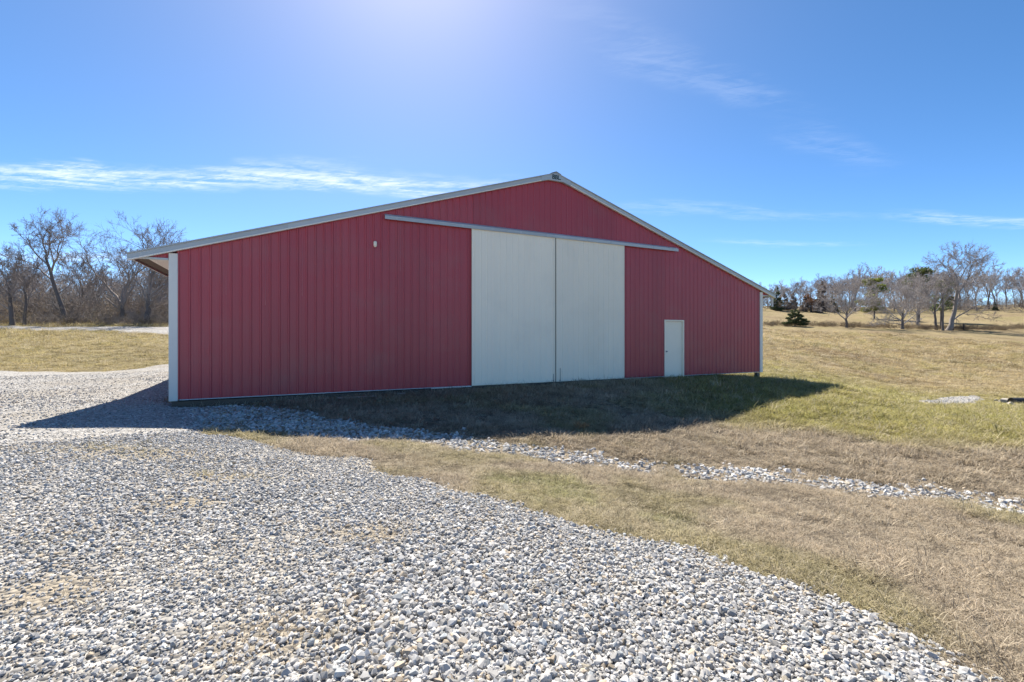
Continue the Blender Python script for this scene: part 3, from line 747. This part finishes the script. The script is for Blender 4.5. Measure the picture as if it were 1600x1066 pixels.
def unit(v): return v / (np.linalg.norm(v) + 1e-9)
def wander(r, p, d, L, n, wig, up):
    P = [p]; s = L / n
    for _ in range(n):
        d = unit(d + r.normal(0, wig, 3) + np.array([0, 0, up])); p = p + d * s; P.append(p)
    return np.array(P), d
def grow(r, p, d, L, rad, level, maxl, trunk, crown, up=.05, side=3, split=(2, 3), ratio=.74, spread=.55):
    n = max(2, 5 - level); P, de = wander(r, p, d, L, n, .08 + .04 * level, up)
    tip = rad * (.62 if level < maxl else .25); rads = np.linspace(rad, tip, len(P))
    (trunk if level == 0 else crown).append((P, np.maximum(rads, TW), 7 if level == 0 else 5 if level < 3 else 3))
    if level >= maxl: return
    k = r.integers(split[0], split[1] + 1)
    for i in range(k):
        q = unit(np.cross(de, r.normal(size=3))); sp = spread * r.uniform(.55, 1.35) * (1 if i else .5)
        grow(r, P[-1], unit(de * math.cos(sp) + q * math.sin(sp)), L * ratio * r.uniform(.75, 1.15), tip * (.92 if i == 0 else r.uniform(.55, .85)), level + 1, maxl, trunk, crown, up, side, split, ratio, spread)
    if level >= 1:
        for _ in range(side):
            t = r.uniform(.25, .95) * (len(P) - 1); i = int(t); pp = P[i] + (P[min(i + 1, len(P) - 1)] - P[i]) * (t - i)
            q = unit(np.cross(de, r.normal(size=3))); sp = r.uniform(.6, 1.15)
            grow(r, pp, unit(de * math.cos(sp) + q * math.sin(sp)), L * r.uniform(.3, .6), tip * r.uniform(.3, .5), max(level + 2, maxl - 1), maxl, trunk, crown, up, side, split, ratio, spread)
TW = .012
def limb_tree(seed, trunk_pts, trunk_r, limbs, maxl=6, up=.05, tw=.012, side=3, ratio=.74, spread=.5, twigs=3):
    """trunk along given points; limbs = (t on trunk 0..1, direction, length, radius)"""
    global TW; TW = tw; r = np.random.default_rng(seed); trunk, crown = [], []
    P = np.array(trunk_pts, float); tt = np.linspace(0, 1, len(P)); t2 = np.linspace(0, 1, 9)
    Q = np.stack([np.interp(t2, tt, P[:, i]) for i in range(3)], -1); Q[1:-1] += r.normal(0, trunk_r * .10, (7, 3))
    rad = trunk_r * (1.0 - .55 * t2); rad[0] *= 1.35; trunk.append((Q, rad, 9))
    for t, d, L, lr in limbs:
        p = np.array([np.interp(t, t2, Q[:, i]) for i in range(3)])
        grow(r, p, unit(np.array(d, float)), L, lr, 1, maxl, trunk, crown, up, side, (2, 3), ratio, spread)
    if twigs:
        sel = [(P[0], P[-1]) for P, rd, k in crown if rd[0] <= tw * 2.2]
        A = np.repeat(np.array([a for a, b in sel]), twigs, 0); B = np.repeat(np.array([b for a, b in sel]), twigs, 0); n = len(A)
        de = B - A; L = np.linalg.norm(de, axis=1)[:, None]; de = de / (L + 1e-9); q = np.cross(de, r.normal(size=(n, 3))); q /= np.linalg.norm(q, axis=1)[:, None] + 1e-9
        sp = r.uniform(.3, .9, (n, 1)); d = de * np.cos(sp) + q * np.sin(sp) + np.array([0, 0, .15]); p0 = A + (B - A) * r.uniform(.35, 1, (n, 1)); p1 = p0 + d * L * r.uniform(.35, .85, (n, 1))
        a = np.cross(d, r.normal(size=(n, 3))); a /= np.linalg.norm(a, axis=1)[:, None] + 1e-9; b = np.cross(de, a); w = tw * .6
        V = np.stack([p0 + a * w, p0 - a * .5 * w + b * .87 * w, p0 - a * .5 * w - b * .87 * w, p1], 1)
        F4 = np.array([[0, 1, 3, 3], [1, 2, 3, 3], [2, 0, 3, 3]])[:, :3]
        extra = (V.reshape(-1, 3), (np.arange(n)[:, None, None] * 4 + F4[None]).reshape(-1, 3))
        cm = tubes_mesh('crown', crown); tm = mesh_np('twigs', *extra)
        bm = bmesh.new(); bm.from_mesh(cm); bm.from_mesh(tm); bm.to_mesh(cm); bm.free(); bpy.data.meshes.remove(tm)
        return tubes_mesh('trunk', trunk), cm
    return tubes_mesh('trunk', trunk), tubes_mesh('crown', crown)
def auto_limbs(r, n, t0, L, lr, out=.7, up=.8):
    a0 = r.uniform(0, 6.28); res = []
    for i in range(n):
        a = a0 + i * 2.399 + r.normal(0, .2); t = t0 + (1 - t0) * i / max(1, n - 1); o = out * (1.15 - .6 * (t - t0) / max(.01, 1 - t0))
        res.append((min(t, 1), (math.cos(a) * o, math.sin(a) * o, up), L * r.uniform(.8, 1.15) * (1.1 - .25 * t), lr * r.uniform(.7, 1.0)))
    return res
def place(px, Y): return (px - 800.0) / F_PX * Y, Y
def tree_thing(name, meshes, px, Y, label, cat='tree', group=None, rz=0, sc=1, mats=(None, None), sink=.15):
    x, y = place(px, Y); o = empty(name, (x, y, float(ground(x, y)) - sink), rz); o.scale = (sc,) * 3
    tag(o, label, cat, group)
    link('trunk', meshes[0], mats[0] or M_BARK, o); link('crown', meshes[1], mats[1] or M_TWIG, o); return o

# left: the leaning tree and the two big spreading trees by the road
mL = limb_tree(1, [(0, 0, 0), (-1.0, 0, 3.2), (-2.3, .2, 6.2), (-3.0, .2, 8.8), (-3.6, .1, 10.8)], .36,
               [(.55, (-.75, .2, .65), 3.6, .17), (.72, (.55, -.3, .9), 3.4, .17), (.72, (.1, .6, .9), 2.8, .12), (.85, (-.6, -.4, .8), 2.7, .13), (1, (-.2, .1, 1), 2.6, .15), (1, (.5, .2, .9), 2.4, .12), (.4, (.5, .5, .6), 2.6, .08), (.93, (-.7, .4, .6), 2.2, .1)], 6, .05, .013)
tree_thing('bare_tree', mL, 106, 58, 'tall bare tree leaning to the left beside the gravel road', sc=.80)
mL2 = limb_tree(2, [(0, 0, 0), (-.2, 0, 1.5), (-.3, 0, 3.0)], .50,
                [(1, (-.75, .1, .8), 4.4, .27), (1, (.1, .3, 1), 4.2, .24), (.9, (.7, -.2, .8), 3.8, .2), (.75, (-.5, -.5, .8), 3.0, .14), (.6, (.8, .3, .35), 2.6, .12), (1, (-.2, -.1, 1), 3.6, .2)], 6, .06, .013)
tree_thing('bare_tree', mL2, 194, 60, 'bare tree with a big crooked limb reaching left towards the leaning tree', sc=.80)
mL3 = limb_tree(3, [(0, 0, 0), (0, 0, 2.5), (.1, 0, 5.0)], .46,
                [(.7, (-.7, .2, .7), 3.4, .17), (1, (-.3, .2, 1), 4.0, .24), (1, (.55, -.1, .9), 4.0, .22), (.85, (.8, .3, .6), 3.6, .18), (.6, (.9, -.2, .35), 3.0, .12), (1, (.1, -.4, 1), 3.6, .18), (.9, (1, .1, .75), 4.2, .17)], 6, .05, .013)
tree_thing('bare_tree', mL3, 231, 57, 'bare upright tree nearest the barn eave, branches reaching over the roof', sc=.80)
mL4 = limb_tree(4, [(0, 0, 0), (.2, 0, 3), (.4, 0, 6.0)], .33, auto_limbs(np.random.default_rng(5), 7, .45, 3.2, .13), 6, .05, .013)
tree_thing('bare_tree', mL4, 292, 62, 'bare tree behind the barn, only its twiggy top above the roof', sc=.80)
mL5 = limb_tree(6, [(0, 0, 0), (-.2, 0, 2.4), (-.4, 0, 4.8)], .28, auto_limbs(np.random.default_rng(6), 6, .4, 2.1, .10), 5, .05, .013)
tree_thing('bare_tree', mL5, 19, 56, 'stout dark trunk at the left edge with a low broken crown')
mL6 = limb_tree(8, [(0, 0, 0), (.1, 0, 2.6), (0, 0, 5.2)], .19, auto_limbs(np.random.default_rng(8), 7, .4, 2.0, .08), 5, .05, .013)
tree_thing('bare_tree', mL6, 39, 57, 'thin bare tree between the left edge and the leaning tree')

# right: trees along the hedgerow and on the slope
rr = np.random.default_rng(40)
mA = limb_tree(11, [(0, 0, 0), (-.1, 0, 2.0), (.1, 0, 4.2)], .30, [(.45, (-.6, .1, .9), 3.0, .14), (.55, (.55, .2, .9), 3.0, .14)] + auto_limbs(rr, 8, .55, 2.9, .13, .8, .9), 6, .05, .014)
tree_thing('bare_tree', mA, 1323, 88, 'round crowned bare tree standing alone right of the small cedar', sc=.86, mats=(M_BARK, M_TWIG2))
mB = limb_tree(12, [(0, 0, 0), (0, 0, 1.8), (.1, 0, 4.0)], .34, [(.3, (-1, .1, .25), 3.0, .12), (.35, (1, .1, .3), 3.0, .14), (.5, (-.9, -.2, .6), 3.2, .13)] + auto_limbs(rr, 8, .5, 3.1, .14, .8, .9), 6, .04, .014)
tree_thing('bare_tree', mB, 1410, 88, 'wide low bare tree with level lower limbs, left of the clump', sc=.86, mats=(M_BARK, M_TWIG2))
mC = limb_tree(13, [(0, 0, 0), (.7, 0, 2.2), (1.3, 0, 4.6), (1.6, 0, 7.2), (1.8, 0, 9.2)], .42, [(.22, (.9, 0, .35), 3.4, .16), (.55, (.8, .2, .8), 4.0, .2), (.6, (-.7, .3, .8), 3.2, .15), (.75, (.7, -.3, .9), 3.4, .15), (.8, (-.6, -.2, .9), 3.0, .14), (1, (0, .2, 1), 2.8, .16), (1, (.5, -.1, .9), 2.8, .14), (.9, (-.4, .3, 1), 2.6, .12)], 6, .05, .015)
tree_thing('bare_tree', mC, 1482, 88, 'tallest bare tree in the hedgerow clump, trunk leaning right', mats=(M_BARK2, M_TWIG))
mD = limb_tree(14, [(0, 0, 0), (-.2, 0, 3), (-.4, 0, 6)], .24, auto_limbs(rr, 7, .5, 2.4, .11, .6, .9), 5, .05, .015)
tree_thing('bare_tree', mD, 1463, 89, 'slim bare trunk left in the clump, beside the tallest tree', mats=(M_BARK, M_TWIG2))
mE = limb_tree(15, [(0, 0, 0), (.05, 0, 3), (0, 0, 7)], .20, auto_limbs(rr, 6, .6, 2.0, .09, .5, .9), 5, .05, .015)
tree_thing('bare_tree', mE, 1473, 87, 'straight slim bare trunk in the middle of the clump', mats=(M_BARK, M_TWIG2))
mF = limb_tree(16, [(0, 0, 0), (-.1, 0, 2.5), (0, 0, 5)], .27, auto_limbs(rr, 8, .4, 2.7, .11, .75, .85), 6, .05, .015)
tree_thing('bare_tree', mF, 1434, 103, 'bare tree on the slope behind the wide low tree', mats=(M_BARK2, M_TWIG2))

# evergreens: small leaf faces through the volume of many clumps
def leaf_cloud(name, clumps, n, size, r):
    C = np.array([c[0] for c in clumps]); Rd = np.array([c[1] for c in clumps], float); w = (Rd.prod(1)) ** .8; k = r.choice(len(C), n, p=w / w.sum())
    d = r.normal(size=(n, 3)); d /= np.linalg.norm(d, axis=1)[:, None]; p = C[k] + d * Rd[k] * (r.random((n, 1)) ** .45)
    a = r.normal(size=(n, 3)); a /= np.linalg.norm(a, axis=1)[:, None]; a[:, 2] = np.abs(a[:, 2]) * .6; b = np.cross(a, r.normal(size=(n, 3))); b /= np.linalg.norm(b, axis=1)[:, None] + 1e-9
    s = size * r.uniform(.6, 1.4, (n, 1)); V = np.stack([p - b * s * .35, p + b * s * .35, p + a * s], 1).reshape(-1, 3)
    return mesh_np(name, V, np.arange(3 * n).reshape(-1, 3), False)
def cedar(seed, h, w, n, size, base=.08, rnd=.75):
    r = np.random.default_rng(seed); cl = []
    for i in range(46):
        t = r.uniform(0, 1) ** 1.2; rad = w * .5 * (1 - t) ** rnd * r.uniform(.55, 1.08); a = r.uniform(0, 6.28)
        cl.append(((math.cos(a) * rad * .8, math.sin(a) * rad * .8, h * (base + (1 - base) * t * .97)), (w * .15 * (1.15 - t), w * .15 * (1.15 - t), h * .065)))
    tr = tubes_mesh('trunk', [(np.array([(0, 0, 0), (.03, 0, h * .5), (0, 0, h * .95)]), np.array([.035, .02, .006]) * h, 7)])
    return tr, leaf_cloud('crown', cl, n, size, r)
cM = cedar(61, 3.3, 4.6, 7000, .24, .13, .30)
tree_thing('cedar_bush', cM, 1242, 88, 'small dark green cedar bush alone in the field beside the barn', 'cedar', mats=(M_BARK, M_CEDAR))
def pine(seed, h, cw, base, n, size, shift=0):
    r = np.random.default_rng(seed); cl = []; br = []
    for i in range(30):
        t = r.uniform(0, 1); a = r.uniform(0, 6.28); rad = cw * .5 * (1 - .55 * abs(t - .35)) * r.uniform(.3, 1); z = h * (base + (1 - base) * t)
        c = (math.cos(a) * rad + shift * (1 - t), math.sin(a) * rad, z); cl.append((c, (cw * .17, cw * .17, h * .05))); br.append((np.array([(shift * .3, 0, z - .5), c]), np.array([.06, .02]), 4))
    tr = tubes_mesh('trunk', [(np.array([(0, 0, 0), (.1, 0, h * .5), (shift * .3, 0, h * .95)]), np.array([.2, .15, .05]), 7)] + br)
    return tr, leaf_cloud('crown', cl, n, size, r)
tree_thing('pine_tree', pine(71, 10.5, 6.4, .22, 7000, .46, -.7), 1366, 120, 'yellow green pine on the slope behind the round bare tree', 'pine', mats=(M_BARK, M_PINE))
tree_thing('pine_tree', pine(72, 13.0, 6.0, .50, 4200, .42, -.6), 1436, 112, 'dark topped pine showing behind the wide low bare tree', 'pine', mats=(M_BARK, M_DKPINE))
tree_thing('pine_tree', pine(73, 9.6, 4.6, .42, 1500, .38, .4), 1470, 92, 'ragged green pine among the trunks of the clump', 'pine', mats=(M_BARK, M_DKPINE))

# woods: repeats that share their meshes
def variant(seed, h, n, maxl, tw):
    r = np.random.default_rng(seed); th = h * r.uniform(.42, .55)
    return limb_tree(seed, [(0, 0, 0), (r.normal(0, .25), r.normal(0, .25), th * .5), (r.normal(0, .4), r.normal(0, .4), th)], h * .016, auto_limbs(r, n, .45, h * .21, h * .0075, .55, .9), maxl, .06, tw, 2, twigs=1)
woodA = [variant(200 + i, 15, 6, 5, .028) for i in range(6)]
def copies(spots, label, group, name, meshes, mats, cat='tree'):
    for i, (px, Y, sc) in enumerate(spots):
        mm = meshes[i % len(meshes)]; tree_thing(name, mm, px, Y, label, cat, group, random.uniform(0, 6.28), sc, mats[i % len(mats)], .3)
r3 = np.random.default_rng(77)
sp = []
for px in np.r_[np.arange(1160, 1500, 5.2), np.arange(1500, 1660, 8.0)]:
    hh = np.interp(px, [1160, 1230, 1290, 1330, 1420, 1500, 1600], [.58, .62, .80, .90, .98, .98, 1.02]); sp.append((px + r3.normal(0, 4), r3.uniform(150, 190), hh * r3.uniform(.85, 1.12)))
for px in np.arange(1670, 1900, 22): sp.append((px + r3.normal(0, 6), r3.uniform(140, 170), r3.uniform(.9, 1.2)))
copies(sp, 'bare grey tree of the wood along the top of the right field', 'bare trees of the far wood', 'woodland_tree', woodA, [(M_BARK, M_TWIG), (M_BARK2, M_TWIG2), (M_BARK, M_TWIG2)])
sp = [(px + r3.normal(0, 6), r3.uniform(66, 110), r3.uniform(.48, .80)) for px in np.arange(-60, 330, 5.6)]
copies(sp, 'slender bare tree in the thicket behind the big roadside trees', 'bare trees of the roadside thicket', 'woodland_tree', woodA, [(M_BARK, M_TWIG2), (M_BARK2, M_TWIG), (M_BARK, M_TWIG)])
dc = [cedar(81, 8.0, 5.0, 2200, .5, .03), cedar(82, 7.0, 5.4, 2000, .5, .03)]
for i, (px, Y, sc, m, lb) in enumerate([(1214, 146, 1.0, M_CEDAR, 'dark cedar in the wood just right of the barn eave'), (1226, 150, .8, M_CEDAR, 'low dark cedar between the barn eave and the brown cedar'), (1240, 152, .75, M_RUST, 'brownish cedar in the wood above the small cedar bush'),
                                        (1258, 146, .72, M_CEDAR, 'squat dark green cedar at the wood edge left of the brown oak'), (1284, 150, 1.28, M_RUST, 'tallest reddish brown cedar at the edge of the wood'), (1276, 143, .6, M_CEDAR, 'short dark cedar below the tallest brown cedar'),
                                        (1301, 150, .75, M_CEDAR, 'dark cedar hidden behind the round crowned bare tree'), (8, 66, .62, M_RUST, 'dark brown cedar at the left edge of the picture'), (1555, 152, .4, M_CEDAR, 'little dark evergreen between trunks at the far right')]):
    tree_thing('cedar_tree', dc[i % 2], px, Y, lb, 'cedar', None, i * 1.3, sc, (M_BARK, m), .2).children[1]
    o = COL.objects[-1]
# meshes are shared: give each cedar its own foliage colour through the object slot
for o in [o for o in COL.objects if o.name.startswith('cedar_tree')]:
    lab = o['label']; m = M_RUST if 'brown' in lab else M_CEDAR
    for c in [c for c in COL.objects if c.parent == o and c.name.startswith('crown')]:
        c.material_slots[0].link = 'OBJECT'; c.material_slots[0].material = m
for o in [o for o in COL.objects if o.name.startswith('woodland_tree')]: pass
r = np.random.default_rng(91); oak = (dc[0][0], leaf_cloud('crown', [((r.normal(0, 1.3), r.normal(0, 1.3), r.uniform(1.5, 5.5)), (1.0, 1.0, .9)) for _ in range(18)], 900, .42, r))
tree_thing('oak_tree', oak, 1267, 145, 'young oak still holding red brown leaves at the wood edge', 'oak', mats=(M_BARK, M_OAKLEAF))

# thicket and weeds, uncountable
def shrub(seed, h, n, tw, spread):
    global TW; TW = tw; r = np.random.default_rng(seed); t, c = [], []
    for _ in range(n):
        a = r.uniform(0, 6.28); grow(r, np.array([r.normal(0, .25), r.normal(0, .25), -.1]), unit(np.array([math.cos(a) * spread, math.sin(a) * spread, 1.0])), h * r.uniform(.3, .45), .02, 2, 5, t, c, .05, 2, (2, 3), .75, .5)
    return tubes_mesh('shrub', t + c)
BRUSH = proto_collection('brush_shrubs', [shrub(300 + i, 3.0, 6, .011, .6) for i in range(4)], M_WEED_I)
def brush(name, n, px0, px1, Y0, Y1, s0, s1, label, cat, tints, par=None):
    q = np.random.default_rng(len(name) * 7 + n); Y = q.uniform(Y0, Y1, n); X = (q.uniform(px0, px1, n) - 800) / F_PX * Y; z = ground(X, Y) - .1
    s = q.uniform(s0, s1, n)[:, None] * q.uniform(.8, 1.2, (n, 3)); t = np.array(tints)[q.integers(0, len(tints), n)] * q.uniform(.75, 1.25, (n, 1))
    return scatter(name, BRUSH, np.stack([X, Y, z], -1), np.stack([q.normal(0, .1, n), q.normal(0, .1, n), q.uniform(0, 6.28, n)], -1), s, q.integers(0, 4, n), t, None, label, cat)
TB = [(.31, .275, .255), (.37, .32, .285), (.25, .23, .22), (.40, .33, .26)]
brush('roadside_thicket', 430, -120, 330, 60, 105, .55, 1.9, 'tangled grey brown brush under the trees beside the gravel road', 'brush', TB)
brush('low_brush', 160, -120, 300, 55, 62, .22, .7, 'low dry weeds and saplings at the edge of the gravel road', 'brush', TB + [(.28, .22, .13)])
brush('woodland_brush', 300, 1150, 1900, 143, 185, .8, 1.9, 'grey undergrowth along the edge of the far wood', 'brush', TB)
brush('hedgerow_weeds', 900, 1190, 1900, 87.5, 93, .16, .42, 'dry brown weeds growing along the field fence line', 'weeds', [(.24, .18, .12), (.17, .135, .10), (.32, .25, .16)])

# ------------------------------------------------------------------ small things
def fence_post(px, lean, label):
    x, y = place(px, 88.5); o = MB().box(-.11, .11, -.11, .11, -.4, 1.25).build('fence_post', M_WOOD, None, .02)
    o.location = (x, y, float(ground(x, y))); o.rotation_euler = (0, lean, .4); tag(o, label, 'fence post', 'old fence posts in the hedgerow')
fence_post(1489, .05, 'old wooden fence post right beside the tallest tree trunk'); fence_post(1506, -.08, 'second old fence post, farther right of the tallest tree')
w = empty('dead_weed'); x, y = unproject(906, 672); w.location = (x, y, float(ground(x, y)))
tag(w, 'small brown dead weed standing at the edge of the shadow', 'weed')
TW = .0025; t, c = [], []; q = np.random.default_rng(5)
for _ in range(22):
    a = q.uniform(0, 6.28); grow(q, np.array([q.normal(0, .03), q.normal(0, .03), -.02]), unit(np.array([math.cos(a) * .8, math.sin(a) * .8, 1.0])), .10, .005, 2, 4, t, c, .03, 2, (2, 3), .7, .6)
M_WEED = bark('weed_stems', (.34, .23, .13)); link('stems', tubes_mesh('stems', t + c), M_WEED, w)
# culvert at the right edge with a few rocks
x, y = unproject(1580, 631); cz = float(ground(x, y))
M_PIPE = painted_metal('culvert_steel', (.018, .018, .02), .6, .2)
cv = empty('culvert_pipe', (x, y, cz), R(-4)); tag(cv, 'dark culvert pipe lying in the low ground at the right edge', 'culvert')
V = []; Fs = []; k = 20; n = 61
for q in range(n):
    rad = .17 + (.012 if q % 2 else 0)
    for j in range(k): tt = 2 * math.pi * j / k; V.append((q * .05, math.cos(tt) * rad, math.sin(tt) * rad + .07))
for q in range(n - 1):
    for j in range(k): Fs.append((q * k + j, q * k + (j + 1) % k, q * k + k + (j + 1) % k, q * k + k + j))
o = len(V); V += [(.03, math.cos(2 * math.pi * j / k) * .14, math.sin(2 * math.pi * j / k) * .14 + .07) for j in range(k)]
Fs += [(j, (j + 1) % k, o + (j + 1) % k, o + j) for j in range(k)]; Fs.append(tuple(o + j for j in range(k)))
MB().add(V, Fs).build('pipe', M_PIPE, cv)
for i, (px, row, s) in enumerate([(1572, 630, .5), (1565, 629, .3), (1580, 634, .3), (1556, 627, .22)]):
    x, y = unproject(px, row); o = bpy.data.objects.new('boulder', stone_single[i * 3]); COL.objects.link(o); o.location = (x, y, float(ground(x, y)) + s * .15); o.scale = (s,) * 3; o.color = (.42, .38, .32, 1)
    tag(o, ['largest pale rock beside the dark culvert end', 'medium rock left of the largest culvert rock', 'rock in front of the dark culvert opening', 'smallest rock, farthest left of the culvert'][i], 'rock', 'rocks at the culvert')
